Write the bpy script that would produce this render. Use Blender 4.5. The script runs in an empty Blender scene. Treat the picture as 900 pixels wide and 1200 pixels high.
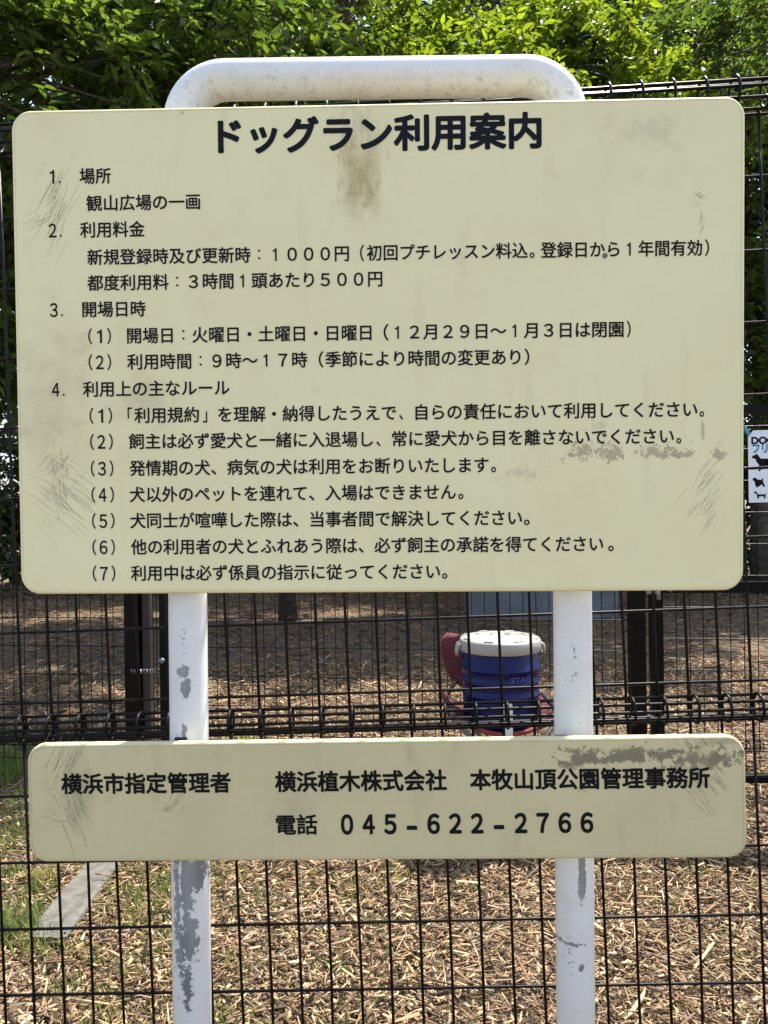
import bpy, bmesh, math, random
import numpy as np
from mathutils import Vector, Matrix, Euler

random.seed(7)
RNG = np.random.default_rng(11)
R = math.radians
scene = bpy.context.scene
COL = scene.collection

# ------------------------------------------------------------------ camera, sky, sun, exposure
CAM_Z = 1.10
ROLL = R(0.8)
cam = bpy.data.cameras.new("camera")
cam.sensor_width = 36.0
cam.sensor_fit = 'AUTO'
cam.lens = 27.0
cam.clip_start = 0.02
cam.clip_end = 2000
cam_ob = bpy.data.objects.new("camera", cam)
COL.objects.link(cam_ob)
cr, sr = math.cos(ROLL), math.sin(ROLL)
cam_ob.matrix_world = Matrix(((cr, sr, 0, 0), (0, 0, -1, 0), (-sr, cr, 0, CAM_Z), (0, 0, 0, 1)))
scene.camera = cam_ob

SUN_EL, SUN_AZ = 64.0, 44.0           # azimuth measured from straight ahead towards the right
world = bpy.data.worlds.new("World")
scene.world = world
world.use_nodes = True
wn = world.node_tree
sky = wn.nodes.new('ShaderNodeTexSky')
sky.sky_type = 'NISHITA'
sky.sun_disc = False
sky.sun_elevation = R(SUN_EL)
sky.sun_rotation = R(SUN_AZ)
sky.dust_density = 1.6
bg = wn.nodes['Background']
bg.inputs['Strength'].default_value = 0.15
sat = wn.nodes.new('ShaderNodeHueSaturation')          # the camera's warm daylight balance
sat.inputs['Saturation'].default_value = 0.76
wn.links.new(sky.outputs[0], sat.inputs['Color'])
wn.links.new(sat.outputs[0], bg.inputs[0])
sun = bpy.data.lights.new("sun", 'SUN')
sun.energy = 5.0
sun.angle = R(0.53)
sun.color = (1.0, 0.94, 0.84)
sun_ob = bpy.data.objects.new("sun", sun)
COL.objects.link(sun_ob)
sd = Vector((math.sin(R(SUN_AZ)) * math.cos(R(SUN_EL)), math.cos(R(SUN_AZ)) * math.cos(R(SUN_EL)), math.sin(R(SUN_EL))))
sun_ob.rotation_euler = sd.to_track_quat('Z', 'Y').to_euler()
sun_ob.location = sd * 30
scene.view_settings.view_transform = 'Standard'
scene.view_settings.look = 'None'
scene.view_settings.gamma = 1.0
scene.view_settings.use_curve_mapping = False
scene.view_settings.exposure = 1.25

# ------------------------------------------------------------------ helpers
F = 900.0
def unroll(u, v):
    a = (u - 450) / F; b = (600 - v) / F
    return a * cr + b * sr, -a * sr + b * cr
def P(u, v, d):                       # survey helper: a point seen at (u, v) that stands d metres ahead
    a, b = unroll(u, v)
    return Vector((a * d, d, CAM_Z + b * d))

def tag(o, label=None, cat=None, group=None, kind=None):
    if label: o['label'] = label
    if cat: o['category'] = cat
    if group: o['group'] = group
    if kind: o['kind'] = kind
    return o
def thing(name, label, cat, loc=(0, 0, 0), rot=None, group=None):
    o = bpy.data.objects.new(name, None)
    o.empty_display_size = 0.1
    COL.objects.link(o)
    o.location = loc
    if rot: o.rotation_euler = rot
    return tag(o, label, cat, group)

class MB:
    """collects vertices and faces of one mesh"""
    def __init__(s): s.v = []; s.f = []; s.sm = []
    def add(s, vs, fs, smooth=False):
        b = len(s.v); s.v += [tuple(p) for p in vs]
        for f in fs: s.f.append(tuple(b + i for i in f)); s.sm.append(smooth)
    def box(s, c, size, M=None, taper=1.0):
        x, y, z = size[0] / 2, size[1] / 2, size[2] / 2
        vs = []
        for dz in (-1, 1):
            t = taper if dz > 0 else 1
            for dx, dy in ((-1, -1), (1, -1), (1, 1), (-1, 1)):
                vs.append(Vector((dx * x * t, dy * y * t, dz * z)))
        if M is not None: vs = [M @ p for p in vs]
        c = Vector(c)
        s.add([p + c for p in vs], [(3, 2, 1, 0), (4, 5, 6, 7), (0, 1, 5, 4), (1, 2, 6, 5), (2, 3, 7, 6), (3, 0, 4, 7)])
    def tube(s, pts, r, n=8, closed=False, caps=True):
        pts = [Vector(p) for p in pts]
        m = len(pts)
        rs = r if isinstance(r, (list, tuple)) else [r] * m
        vs = []; up = None
        for i, p in enumerate(pts):
            if closed: t = pts[(i + 1) % m] - pts[i - 1]
            else: t = pts[min(i + 1, m - 1)] - pts[max(i - 1, 0)]
            t.normalize()
            if up is None:
                up = Vector((0, 0, 1)) if abs(t.z) < 0.9 else Vector((1, 0, 0))
            side = t.cross(up)
            if side.length < 1e-6: side = t.orthogonal()
            side.normalize(); up = side.cross(t).normalized()
            for k in range(n):
                a = 2 * math.pi * k / n
                vs.append(p + (side * math.cos(a) + up * math.sin(a)) * rs[i])
        fs = []
        for i in range(m if closed else m - 1):
            j = (i + 1) % m
            for k in range(n):
                l = (k + 1) % n
                fs.append((i * n + k, i * n + l, j * n + l, j * n + k))
        s.add(vs, fs, True)
        if caps and not closed:
            b = len(s.v) - len(vs)
            s.f.append(tuple(b + k for k in range(n))[::-1]); s.sm.append(False)
            s.f.append(tuple(b + (m - 1) * n + k for k in range(n))); s.sm.append(False)
    def lathe(s, prof, c, n=48, M=None):
        vs = []
        c = Vector(c)
        for r, z in prof:
            for k in range(n):
                a = 2 * math.pi * k / n
                p = Vector((r * math.cos(a), r * math.sin(a), z))
                vs.append((M @ p if M is not None else p) + c)
        fs = []
        for i in range(len(prof) - 1):
            for k in range(n):
                l = (k + 1) % n
                fs.append((i * n + k, i * n + l, (i + 1) * n + l, (i + 1) * n + k))
        s.add(vs, fs, True)
    def build(s, name, mat, parent=None, off=None):
        me = bpy.data.meshes.new(name)
        vs = s.v
        if off is not None: vs = [(p[0] - off[0], p[1] - off[1], p[2] - off[2]) for p in vs]
        me.from_pydata(vs, [], s.f)
        me.polygons.foreach_set('use_smooth', s.sm)
        me.materials.append(mat)
        me.update()
        o = bpy.data.objects.new(name, me)
        COL.objects.link(o)
        if parent is not None: o.parent = parent
        return o

def np_mesh(name, verts, faces, mat, parent=None, colors=None, smooth=False):
    """numpy arrays (N,3), (M,k) -> object; colors per vertex"""
    me = bpy.data.meshes.new(name)
    n, m, k = len(verts), len(faces), faces.shape[1]
    me.vertices.add(n); me.vertices.foreach_set('co', np.ascontiguousarray(verts, np.float32).ravel())
    me.loops.add(m * k); me.loops.foreach_set('vertex_index', np.ascontiguousarray(faces, np.int32).ravel())
    me.polygons.add(m); me.polygons.foreach_set('loop_start', np.arange(0, m * k, k, dtype=np.int32))
    if smooth: me.polygons.foreach_set('use_smooth', np.ones(m, bool))
    me.update(calc_edges=True)
    if colors is not None:
        at = me.color_attributes.new('tint', 'FLOAT_COLOR', 'POINT')
        c = np.ones((n, 4), np.float32); c[:, :3] = colors
        at.data.foreach_set('color', c.ravel())
    me.materials.append(mat)
    o = bpy.data.objects.new(name, me)
    COL.objects.link(o)
    if parent is not None: o.parent = parent
    return o

# ------------------------------------------------------------------ node helpers
class NT:
    def __init__(s, name):
        s.m = bpy.data.materials.new(name); s.m.use_nodes = True
        s.t = s.m.node_tree; s.b = s.t.nodes['Principled BSDF']
        s._co = None
    def n(s, typ, **kw):
        x = s.t.nodes.new(typ)
        for k, v in kw.items(): setattr(x, k, v)
        return x
    def put(s, sock, val):
        if isinstance(val, bpy.types.NodeSocket): s.t.links.new(val, sock)
        else: sock.default_value = val
    def math(s, op, a, b=0.0, clamp=False):
        x = s.n('ShaderNodeMath', operation=op, use_clamp=clamp)
        s.put(x.inputs[0], a); s.put(x.inputs[1], b)
        return x.outputs[0]
    def co(s):
        if s._co is None: s._co = s.n('ShaderNodeTexCoord').outputs['Object']
        return s._co
    def xyz(s):
        x = s.n('ShaderNodeSeparateXYZ'); s.put(x.inputs[0], s.co()); return x.outputs
    def noise(s, scale, detail=4, rough=0.55, stretch=None, dist=0.0):
        x = s.n('ShaderNodeTexNoise')
        x.inputs['Scale'].default_value = scale; x.inputs['Detail'].default_value = detail
        x.inputs['Roughness'].default_value = rough; x.inputs['Distortion'].default_value = dist
        c = s.co()
        if stretch:
            mp = s.n('ShaderNodeMapping'); s.put(mp.inputs[0], c); mp.inputs['Scale'].default_value = stretch; c = mp.outputs[0]
        s.put(x.inputs['Vector'], c)
        return x.outputs['Fac']
    def ramp(s, fac, lo, hi, a=0.0, b=1.0):
        x = s.n('ShaderNodeMapRange'); x.interpolation_type = 'SMOOTHSTEP'
        s.put(x.inputs['Value'], fac)
        x.inputs['From Min'].default_value = lo; x.inputs['From Max'].default_value = hi
        x.inputs['To Min'].default_value = a; x.inputs['To Max'].default_value = b
        return x.outputs[0]
    def mix(s, fac, a, b):
        x = s.n('ShaderNodeMix', data_type='RGBA')
        s.put(x.inputs[0], fac)
        for i, c in ((6, a), (7, b)):
            if isinstance(c, bpy.types.NodeSocket): s.put(x.inputs[i], c)
            else: x.inputs[i].default_value = (*c, 1) if len(c) == 3 else c
        return x.outputs[2]
    def blob(s, ax, az, cx, cz, hx, hz, nz, amp, soft, box=False):
        """0..1 mask of a ragged blotch"""
        dx = s.math('ABSOLUTE', s.math('DIVIDE', s.math('SUBTRACT', ax, cx), hx))
        dz = s.math('ABSOLUTE', s.math('DIVIDE', s.math('SUBTRACT', az, cz), hz))
        if box: d = s.math('MAXIMUM', dx, dz)
        else: d = s.math('SQRT', s.math('ADD', s.math('MULTIPLY', dx, dx), s.math('MULTIPLY', dz, dz)))
        e = s.math('ADD', s.math('SUBTRACT', 1.0, d), s.math('MULTIPLY', s.math('SUBTRACT', nz, 0.5), amp))
        return s.ramp(e, 0.0, soft)
    def color(s, c):
        if isinstance(c, bpy.types.NodeSocket): s.put(s.b.inputs['Base Color'], c)
        else: s.b.inputs['Base Color'].default_value = (*c, 1)
    def rough(s, v): s.put(s.b.inputs['Roughness'], v)
    def bump(s, h, strength, dist):
        x = s.n('ShaderNodeBump'); x.inputs['Strength'].default_value = strength; x.inputs['Distance'].default_value = dist
        s.put(x.inputs['Height'], h); s.t.links.new(x.outputs[0], s.b.inputs['Normal'])

def plain(name, col, rough=0.5, metal=0.0, var=0.12, scale=18.0, bump=0.0):
    t = NT(name)
    nz = t.noise(scale, 5)
    dark = tuple(c * (1 - var) for c in col); lite = tuple(min(1, c * (1 + var)) for c in col)
    t.color(t.mix(t.ramp(nz, 0.3, 0.7), dark, lite))
    t.rough(t.ramp(t.noise(scale * 2.3, 3), 0.3, 0.7, rough * 0.85, min(1, rough * 1.15)))
    t.b.inputs['Metallic'].default_value = metal
    if bump: t.bump(t.noise(scale * 4, 4), bump, 0.002)
    return t.m

def tinted(name, rough=0.8, trans=0.0, spec=0.3):
    """material whose colour comes from the mesh's per-piece tint"""
    t = NT(name)
    a = t.n('ShaderNodeAttribute'); a.attribute_name = 'tint'
    t.color(a.outputs['Color']); t.rough(rough)
    t.b.inputs['Specular IOR Level'].default_value = spec
    if trans:
        tr = t.n('ShaderNodeBsdfTranslucent')
        mx = t.mix(1.0, a.outputs['Color'], a.outputs['Color'])
        hsv = t.n('ShaderNodeHueSaturation'); hsv.inputs['Hue'].default_value = 0.485
        hsv.inputs['Saturation'].default_value = 1.08; hsv.inputs['Value'].default_value = 1.75
        t.put(hsv.inputs['Color'], a.outputs['Color'])
        t.put(tr.inputs['Color'], hsv.outputs[0])
        ms = t.n('ShaderNodeMixShader'); ms.inputs[0].default_value = trans
        t.t.links.new(t.b.outputs[0], ms.inputs[1]); t.t.links.new(tr.outputs[0], ms.inputs[2])
        t.t.links.new(ms.outputs[0], t.t.nodes['Material Output'].inputs['Surface'])
    return t.m

M_INK = plain('navy_ink', (0.009, 0.010, 0.017), 0.75, 0, 0.1)
M_INK_B = plain('black_ink', (0.007, 0.007, 0.008), 0.75, 0, 0.1)
M_WIRE = plain('black_coated_wire', (0.0020, 0.0020, 0.0026), 0.40, 0, 0.3, 40)
M_WIRE.node_tree.nodes['Principled BSDF'].inputs['Specular IOR Level'].default_value = 0.18
M_POST = plain('dark_brown_post', (0.0018, 0.0014, 0.0013), 0.45, 0, 0.3, 12)
for _m in (M_INK, M_INK_B, M_POST): _m.node_tree.nodes['Principled BSDF'].inputs['Specular IOR Level'].default_value = 0.15
M_ZINC = plain('zinc_fitting', (0.22, 0.225, 0.24), 0.45, 0.7, 0.2, 60)
M_BARK = plain('bark', (0.050, 0.040, 0.031), 0.9, 0, 0.5, 14, 0.8)
M_LEAF = tinted('leaf', 0.42, 0.5, 0.4)
M_LEAF_D = tinted('dark_leaf', 0.4, 0.3, 0.4)
M_CHIP = tinted('wood_chip', 0.85, 0.0, 0.2)
M_GRASS = tinted('grass_blade', 0.6, 0.35, 0.3)

# ------------------------------------------------------------------ setting: ground
def ground_material():
    t = NT('mulch_soil')
    n1 = t.noise(2.2, 6, 0.6); n2 = t.noise(38, 6, 0.65); n3 = t.noise(140, 3, 0.6)
    c = t.mix(t.ramp(n2, 0.35, 0.68), (0.060, 0.044, 0.031), (0.20, 0.152, 0.105))
    c = t.mix(t.ramp(n3, 0.52, 0.75), c, (0.30, 0.24, 0.17))
    c = t.mix(t.ramp(n1, 0.55, 0.75, 0, 0.35), c, (0.085, 0.080, 0.042))
    t.color(c); t.rough(0.95)
    t.b.inputs['Specular IOR Level'].default_value = 0.18
    t.bump(n2, 1.0, 0.02)
    return t.m
g = MB()
xs = [-400, -60, -14, -8] + [i * 0.4 for i in range(-19, 20)] + [8, 14, 60, 400]
ys = [-400, -40, -6] + [i * 0.4 for i in range(-14, 40)] + [16.4, 22, 60, 400]
for y in ys:
    for x in xs:
        g.v.append((x, y, 0.018 * math.sin(x * 1.7 + y * 0.6) * math.sin(y * 1.3) - 0.018 if abs(x) < 9 and -6 < y < 17 else -0.02))
nx = len(xs)
for j in range(len(ys) - 1):
    for i in range(nx - 1):
        g.f.append((j * nx + i, j * nx + i + 1, (j + 1) * nx + i + 1, (j + 1) * nx + i)); g.sm.append(True)
tag(g.build('ground', ground_material()), kind='structure')

# ------------------------------------------------------------------ wood chips (thousands of real slivers)
def scatter(n, d0, d1, spread, margin):
    d = np.sqrt(RNG.uniform(d0 * d0, d1 * d1, n))
    x = RNG.uniform(-1, 1, n) * (spread * d + margin)
    return x, d
def chip_field():
    sets = []
    for n, d0, d1, s in ((74000, 1.45, 3.3, 0.72), (42000, 3.3, 5.6, 0.95), (18000, 5.6, 13.0, 1.5)):
        x, d = scatter(n, d0, d1, 0.52, 0.55)
        sets.append((x, d, np.full(n, s)))
    x = np.concatenate([a[0] for a in sets]); y = np.concatenate([a[1] for a in sets]); sc = np.concatenate([a[2] for a in sets])
    on_kerb = (np.abs(x + 0.908) < 0.055) & (y > 2.0 + 0.12 * RNG.random(len(x))) & (y < 3.2) & (RNG.random(len(x)) < 0.985)
    x, y, sc = x[~on_kerb], y[~on_kerb], sc[~on_kerb]
    N = len(x)
    kind = RNG.random(N)
    kind = np.where((x < 0.1) & (kind < 0.62) & (RNG.random(N) < 0.40), 0.8, kind)       # more leaf litter on the left
    L = np.where(kind < 0.62, RNG.gamma(3.0, 0.0125, N) + 0.012, RNG.uniform(0.015, 0.045, N))
    L = np.where(kind > 0.982, RNG.uniform(0.09, 0.20, N), L)
    W = np.where(kind < 0.62, RNG.uniform(0.0022, 0.007, N), RNG.uniform(0.007, 0.018, N))
    W = np.where(kind > 0.975, RNG.uniform(0.006, 0.014, N), W)
    T = np.where(kind < 0.62, W * 0.6, RNG.uniform(0.0012, 0.004, N))
    L *= sc; W *= sc; T *= sc
    yaw = RNG.uniform(0, 2 * np.pi, N); pit = RNG.normal(0, 0.20, N); rol = RNG.normal(0, 0.55, N)
    z = RNG.uniform(-0.004, 0.020, N) - 0.018 + 0.018 * np.sin(x * 1.7 + y * 0.6) * np.sin(y * 1.3)
    # local frame
    cy, sy = np.cos(yaw), np.sin(yaw); cp, sp = np.cos(pit), np.sin(pit); c2, s2 = np.cos(rol), np.sin(rol)
    ax = np.stack([cy * cp, sy * cp, sp], 1)
    bx0 = np.stack([-sy, cy, np.zeros(N)], 1)
    up0 = np.cross(ax, bx0)
    bx = bx0 * c2[:, None] + up0 * s2[:, None]
    up = -bx0 * s2[:, None] + up0 * c2[:, None]
    c = np.stack([x, y, z + L * np.abs(sp) * 0.4], 1)
    verts = np.zeros((N, 8, 3))
    q = [(-1, -1, 0), (1, -1, 0), (1, 1, 0), (-1, 1, 0), (-1, -1, 1), (1, -1, 1), (1, 1, 1), (-1, 1, 1)]
    t1 = RNG.uniform(0.15, 1.0, N); t2 = RNG.uniform(0.1, 0.9, N); bend = RNG.normal(0, 0.12, N)
    for i, (a, b, h) in enumerate(q):
        wt = t1 if a < 0 else t2
        j = RNG.normal(0, 0.08, N)
        verts[:, i] = (c + ax * ((a * (0.5 + j)) * L)[:, None] + bx * ((b * 0.5 * wt) * W + bend * L * 0.25 * abs(a) * (1 if b > 0 else 0.6))[:, None] + up * ((h - 0.5) * T)[:, None])
    fq = np.array([(4, 5, 6, 7), (0, 1, 5, 4), (1, 2, 6, 5), (2, 3, 7, 6), (3, 0, 4, 7), (3, 2, 1, 0)])
    faces = (np.arange(N)[:, None, None] * 8 + fq[None]).reshape(-1, 4)
    pal = np.array([(0.60, 0.45, 0.27), (0.50, 0.37, 0.23), (0.68, 0.56, 0.38), (0.36, 0.25, 0.155), (0.22, 0.15, 0.095), (0.42, 0.35, 0.27), (0.11, 0.08, 0.055), (0.56, 0.47, 0.36)])
    ci = RNG.choice(len(pal), N, p=[0.12, 0.16, 0.10, 0.18, 0.17, 0.11, 0.11, 0.05])
    col = pal[ci] * np.array((0.80, 0.735, 0.68)) * RNG.uniform(0.50, 1.18, (N, 1)) * (1 + RNG.normal(0, 0.03, (N, 3)))
    col[y > 5.6] *= np.array((0.85, 0.74, 0.63))            # tree shade further back, put into the chip colour as a darker brown
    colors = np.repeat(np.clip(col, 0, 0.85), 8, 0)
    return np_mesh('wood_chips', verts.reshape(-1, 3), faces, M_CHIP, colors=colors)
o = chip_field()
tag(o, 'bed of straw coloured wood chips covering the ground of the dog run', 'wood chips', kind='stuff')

# ------------------------------------------------------------------ grass
def grass_field():
    spots = []
    def clump(u, v, n, r, h):
        a, b = unroll(u, v); d = -CAM_Z / b
        if abs(a * d + 0.908) < 0.075 and 2.05 < d < 3.2: return
        spots.append((a * d, d, n, r, h))
    for _ in range(230):                               # left verge
        u = random.uniform(-140, 75); v = random.uniform(880, 1110)
        clump(u, v, random.randint(24, 60), random.uniform(0.03, 0.10), random.uniform(0.03, 0.075))
    for _ in range(70):
        u = random.uniform(125, 230); v = random.uniform(1012, 1080)
        clump(u, v, random.randint(8, 20), random.uniform(0.03, 0.06), random.uniform(0.02, 0.05))
    for _ in range(300):                              # sprinkled through the chips
        u = random.uniform(60, 560) if random.random() < 0.8 else random.uniform(560, 900); v = random.uniform(1000, 1230)
        clump(u, v, random.randint(8, 30), random.uniform(0.02, 0.07), random.uniform(0.02, 0.045))
    for _ in range(16): clump(random.uniform(-30, 30), random.uniform(868, 925), 70, 0.10, 0.13)
    for _ in range(40): clump(random.uniform(20, 330), random.uniform(855, 880), 20, 0.10, 0.06)
    for _ in range(10): clump(random.uniform(875, 960), random.uniform(918, 935), 16, 0.08, 0.035)
    V = []; Fc = []; C = []
    for (x, y, n, r, h) in spots:
        base = np.array((0.120, 0.165, 0.042)) * random.uniform(0.7, 1.25)
        if random.random() < 0.25: base = np.array((0.26, 0.25, 0.08))
        for _ in range(n):
            a = random.uniform(0, 6.28); q = r * math.sqrt(random.random())
            px, py = x + q * math.cos(a), y + q * math.sin(a)
            hh = h * random.uniform(0.35, 0.85); w = random.uniform(0.0010, 0.0022); dr = random.uniform(0, 6.28); ln = random.uniform(0.2, 0.9) * hh
            dx, dy = math.cos(dr), math.sin(dr)
            b = len(V); pz = -0.012
            V += [(px - dy * w, py + dx * w, pz), (px + dy * w, py - dx * w, pz),
                  (px + dx * ln * 0.35 + dy * w * .8, py + dy * ln * 0.35 - dx * w * .8, pz + hh * 0.6), (px + dx * ln * 0.35 - dy * w * .8, py + dy * ln * 0.35 + dx * w * .8, pz + hh * 0.6),
                  (px + dx * ln, py + dy * ln, pz + hh), (px + dx * ln + dy * .0003, py + dy * ln - dx * .0003, pz + hh)]
            Fc += [(b, b + 1, b + 2, b + 3), (b + 3, b + 2, b + 5, b + 4)]
            c = base * random.uniform(0.8, 1.2); C += [c] * 6
    return np_mesh('grass', np.array(V), np.array(Fc), M_GRASS, colors=np.array(C))
tag(grass_field(), 'sparse green grass tufts growing through the chips', 'grass', kind='stuff')

# ------------------------------------------------------------------ concrete edging and block
def rough_box(name, c, size, mat, parent=None, bev=0.006, rotz=0.0):
    bm = bmesh.new()
    bmesh.ops.create_cube(bm, size=1.0)
    bmesh.ops.scale(bm, vec=size, verts=bm.verts)
    bmesh.ops.subdivide_edges(bm, edges=bm.edges[:], cuts=5, use_grid_fill=True)
    for v in bm.verts:
        v.co += Vector([random.gauss(0, bev * 0.25) for _ in range(3)])
    bmesh.ops.rotate(bm, cent=(0, 0, 0), matrix=Matrix.Rotation(rotz, 3, 'Z'), verts=bm.verts)
    bmesh.ops.translate(bm, vec=c, verts=bm.verts)
    me = bpy.data.meshes.new(name); bm.to_mesh(me); bm.free()
    me.materials.append(mat)
    o = bpy.data.objects.new(name, me); COL.objects.link(o)
    if parent: o.parent = parent
    return o
M_CONC = plain('weathered_concrete', (0.105, 0.098, 0.084), 0.9, 0, 0.28, 30, 0.5)
o = rough_box('concrete_kerb', (-0.908, 2.60, -0.0375), (0.105, 1.20, 0.085), M_CONC, None, 0.008, R(1.0))
tag(o, 'flat grey concrete kerb strip running back between grass and chips', 'kerb')
M_BLUEC = plain('blue_grey_block', (0.125, 0.137, 0.150), 0.8, 0, 0.2, 5, 0.2)
cb = thing('concrete_block', 'low blue grey concrete bench block standing in the shade behind the cooler', 'block', (1.62, 8.1, 0))
rough_box('base', (0, 0, 0.19), (1.52, 0.5, 0.42), M_BLUEC, cb, 0.004)
rough_box('top_slab', (0, 0, 0.435), (1.60, 0.56, 0.06), M_BLUEC, cb, 0.004)

# ------------------------------------------------------------------ trees
def leaf_mesh(name, base, axis, normal, length, width, col, mat, parent):
    """folded pointed leaves; arrays (N,3)"""
    N = len(base)
    axis = axis / np.linalg.norm(axis, axis=1, keepdims=True)
    side = np.cross(axis, normal); side /= np.linalg.norm(side, axis=1, keepdims=True) + 1e-9
    nrm = np.cross(side, axis)
    L = length[:, None]; W = width[:, None]
    fold = RNG.uniform(0.1, 0.5, N)[:, None]; droop = RNG.uniform(0.0, 0.25, N)[:, None]
    V = np.zeros((N, 6, 3))
    V[:, 0] = base
    V[:, 1] = base + axis * L * 0.33 + side * W * 0.48 + nrm * W * fold * 0.5
    V[:, 2] = base + axis * L * 0.70 + side * W * 0.36 + nrm * (W * fold * 0.3 - L * droop * 0.3)
    V[:, 3] = base + axis * L - nrm * L * droop
    V[:, 4] = base + axis * L * 0.70 - side * W * 0.36 + nrm * (W * fold * 0.3 - L * droop * 0.3)
    V[:, 5] = base + axis * L * 0.33 - side * W * 0.48 + nrm * W * fold * 0.5
    f = np.array([(0, 1, 2, 3), (0, 3, 4, 5)])
    faces = (np.arange(N)[:, None, None] * 6 + f[None]).reshape(-1, 4)
    return np_mesh(name, V.reshape(-1, 3), faces, mat, parent, colors=np.repeat(col, 6, 0))

def unit(v): return v / (np.linalg.norm(v, axis=-1, keepdims=True) + 1e-9)

def make_tree(name, label, foot, lobes, clusters, twigs, per_twig, leaf, tint, mat, trunk_r=0.12, limbs=7, group=None, cat='tree', twig_len=0.34, var=0.25, lo_bias=0.0, split=0.35):
    """lobes: (x, y, z, rx, ry, rz) in world metres"""
    root = thing(name, label, cat, foot, group=group)
    foot = np.array(foot, float)
    lob = np.array(lobes, float)
    vol = lob[:, 3] * lob[:, 4] * lob[:, 5]
    li = RNG.choice(len(lob), clusters, p=vol / vol.sum())
    dr = unit(RNG.normal(size=(clusters, 3)))
    rad = RNG.uniform(0.25, 1.0, clusters) ** 0.45
    cen = lob[li, :3] + dr * rad[:, None] * lob[li, 3:6] * (1 + 0.12 * np.sin(5 * dr[:, :1] + 3 * dr[:, 2:]))
    # skeleton
    mb = MB()
    top = (lob[:, :3] * vol[:, None]).sum(0) / vol.sum()
    ctop = np.array((foot[0] * 0.65 + top[0] * 0.35, foot[1] * 0.65 + top[1] * 0.35, top[2]))
    tp = []
    for i in range(9):
        t = i / 8
        p = foot * (1 - t) + ctop * t
        p = p + np.array((math.sin(t * 5 + foot[0]) * 0.06, math.cos(t * 4 + foot[1]) * 0.06, 0)) * (t > 0)
        tp.append(p)
    mb.tube([Vector(p - foot) for p in tp], [trunk_r * (1.25 if i == 0 else 1.0 - 0.75 * i / 8) for i in range(9)], 10)
    nodes = []
    ends = lob[RNG.integers(0, len(lob), limbs), :3] + unit(RNG.normal(size=(limbs, 3))) * lob[RNG.integers(0, len(lob), limbs), 3:6] * 0.72
    for e in ends:
        s = tp[RNG.integers(3, 8)]
        if e[2] < s[2]: s = tp[3]
        pts = []
        bow = RNG.normal(0, 0.12, 3)
        for i in range(7):
            t = i / 6
            p = s * (1 - t) + e * t + bow * math.sin(t * math.pi) + np.array((0, 0, 0.25 * math.sin(t * math.pi)))
            pts.append(p)
            if i > 1: nodes.append((p, t))
        mb.tube([Vector(p - foot) for p in pts], [trunk_r * 0.42 * (1 - 0.8 * i / 6) for i in range(7)], 6)
    NP = np.array([p for p, _ in nodes])
    for c in cen:
        k = np.argmin(((NP - c) ** 2).sum(1)); s = NP[k]
        mid = (s + c) / 2 + RNG.normal(0, 0.05, 3) + np.array((0, 0, 0.05))
        mb.tube([Vector(s - foot), Vector(mid - foot), Vector(c - foot)], [0.012, 0.008, 0.004], 4, caps=False)
    # twigs and leaves
    T = clusters * twigs
    c0 = np.repeat(cen, twigs, 0)
    out = unit(c0 - np.repeat(lob[li, :3], twigs, 0))
    td = unit(RNG.normal(size=(T, 3)) + out * 0.6 + np.array((0, 0, -0.15)))
    tl = RNG.uniform(0.5, 1.2, T) * twig_len
    sel = RNG.choice(T, min(T, 2600), replace=False)
    e0 = c0 + td * tl[:, None]
    for k in sel:
        mb.tube([Vector(c0[k] - foot), Vector(e0[k] - foot)], [0.0035, 0.0015], 3, caps=False)
    mb.build('trunk', M_BARK, root)
    n = T * per_twig
    fr = np.tile((np.arange(per_twig) + 0.6) / per_twig, T)
    b = np.repeat(c0, per_twig, 0) + np.repeat(td * tl[:, None], per_twig, 0) * fr[:, None] + RNG.normal(0, 0.012, (n, 3))
    tdn = np.repeat(td, per_twig, 0)
    sgn = np.tile(np.where(np.arange(per_twig) % 2 == 0, 1.0, -1.0), T)
    sd_ = unit(np.cross(tdn, np.array((0, 0, 1.0)) + RNG.normal(0, 0.15, (n, 3))))
    ax = unit(tdn * 0.65 + sd_ * sgn[:, None] * 0.8 + np.array((0, 0, -0.28)) + RNG.normal(0, 0.25, (n, 3)))
    nr = unit(np.array((0, 0, 1.0)) + RNG.normal(0, 0.42, (n, 3)))
    Lf = RNG.uniform(0.6, 1.15, n) * leaf
    Wf = Lf * RNG.uniform(0.38, 0.52, n)
    tint = np.array(tint)
    cl_t = np.repeat(RNG.random((clusters, 1)), twigs * per_twig, 0)
    base = tint[0] * (1 - cl_t) + tint[1] * cl_t
    col = base * RNG.uniform(1 - var, 1 + var, (n, 1))
    leaf_mesh('crown', b - foot, ax, nr, Lf, Wf, np.clip(col, 0, 0.6), mat, root)
    return root

YG = ((0.075, 0.130, 0.016), (0.150, 0.210, 0.024))
MG = ((0.060, 0.105, 0.018), (0.115, 0.175, 0.026))
DG = ((0.030, 0.060, 0.014), (0.060, 0.100, 0.018))
make_tree('broadleaf_tree', 'leafy tree with long pointed leaves overhanging the fence at upper left', (-3.7, 5.6, 0),
          [(-1.95, 4.4, 3.35, 1.0, 0.9, 0.75), (-0.95, 4.7, 3.75, 0.9, 0.8, 0.55), (-2.9, 4.9, 2.6, 0.8, 0.8, 0.9)],
          420, 7, 10, 0.085, ((0.045, 0.082, 0.015), (0.090, 0.140, 0.022)), M_LEAF, 0.09, 9, twig_len=0.28)
make_tree('maple_tree', 'bright yellow green backlit tree spreading above the right half of the board', (1.9, 9.4, 0),
          [(0.9, 7.7, 4.7, 1.3, 1.2, 0.9), (2.2, 7.9, 4.9, 1.3, 1.2, 1.0), (1.4, 8.8, 5.8, 1.9, 1.3, 1.0), (0.2, 8.3, 5.5, 1.2, 1.0, 0.8)],
          560, 8, 9, 0.105, YG, M_LEAF, 0.13, 16, twig_len=0.27)
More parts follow.
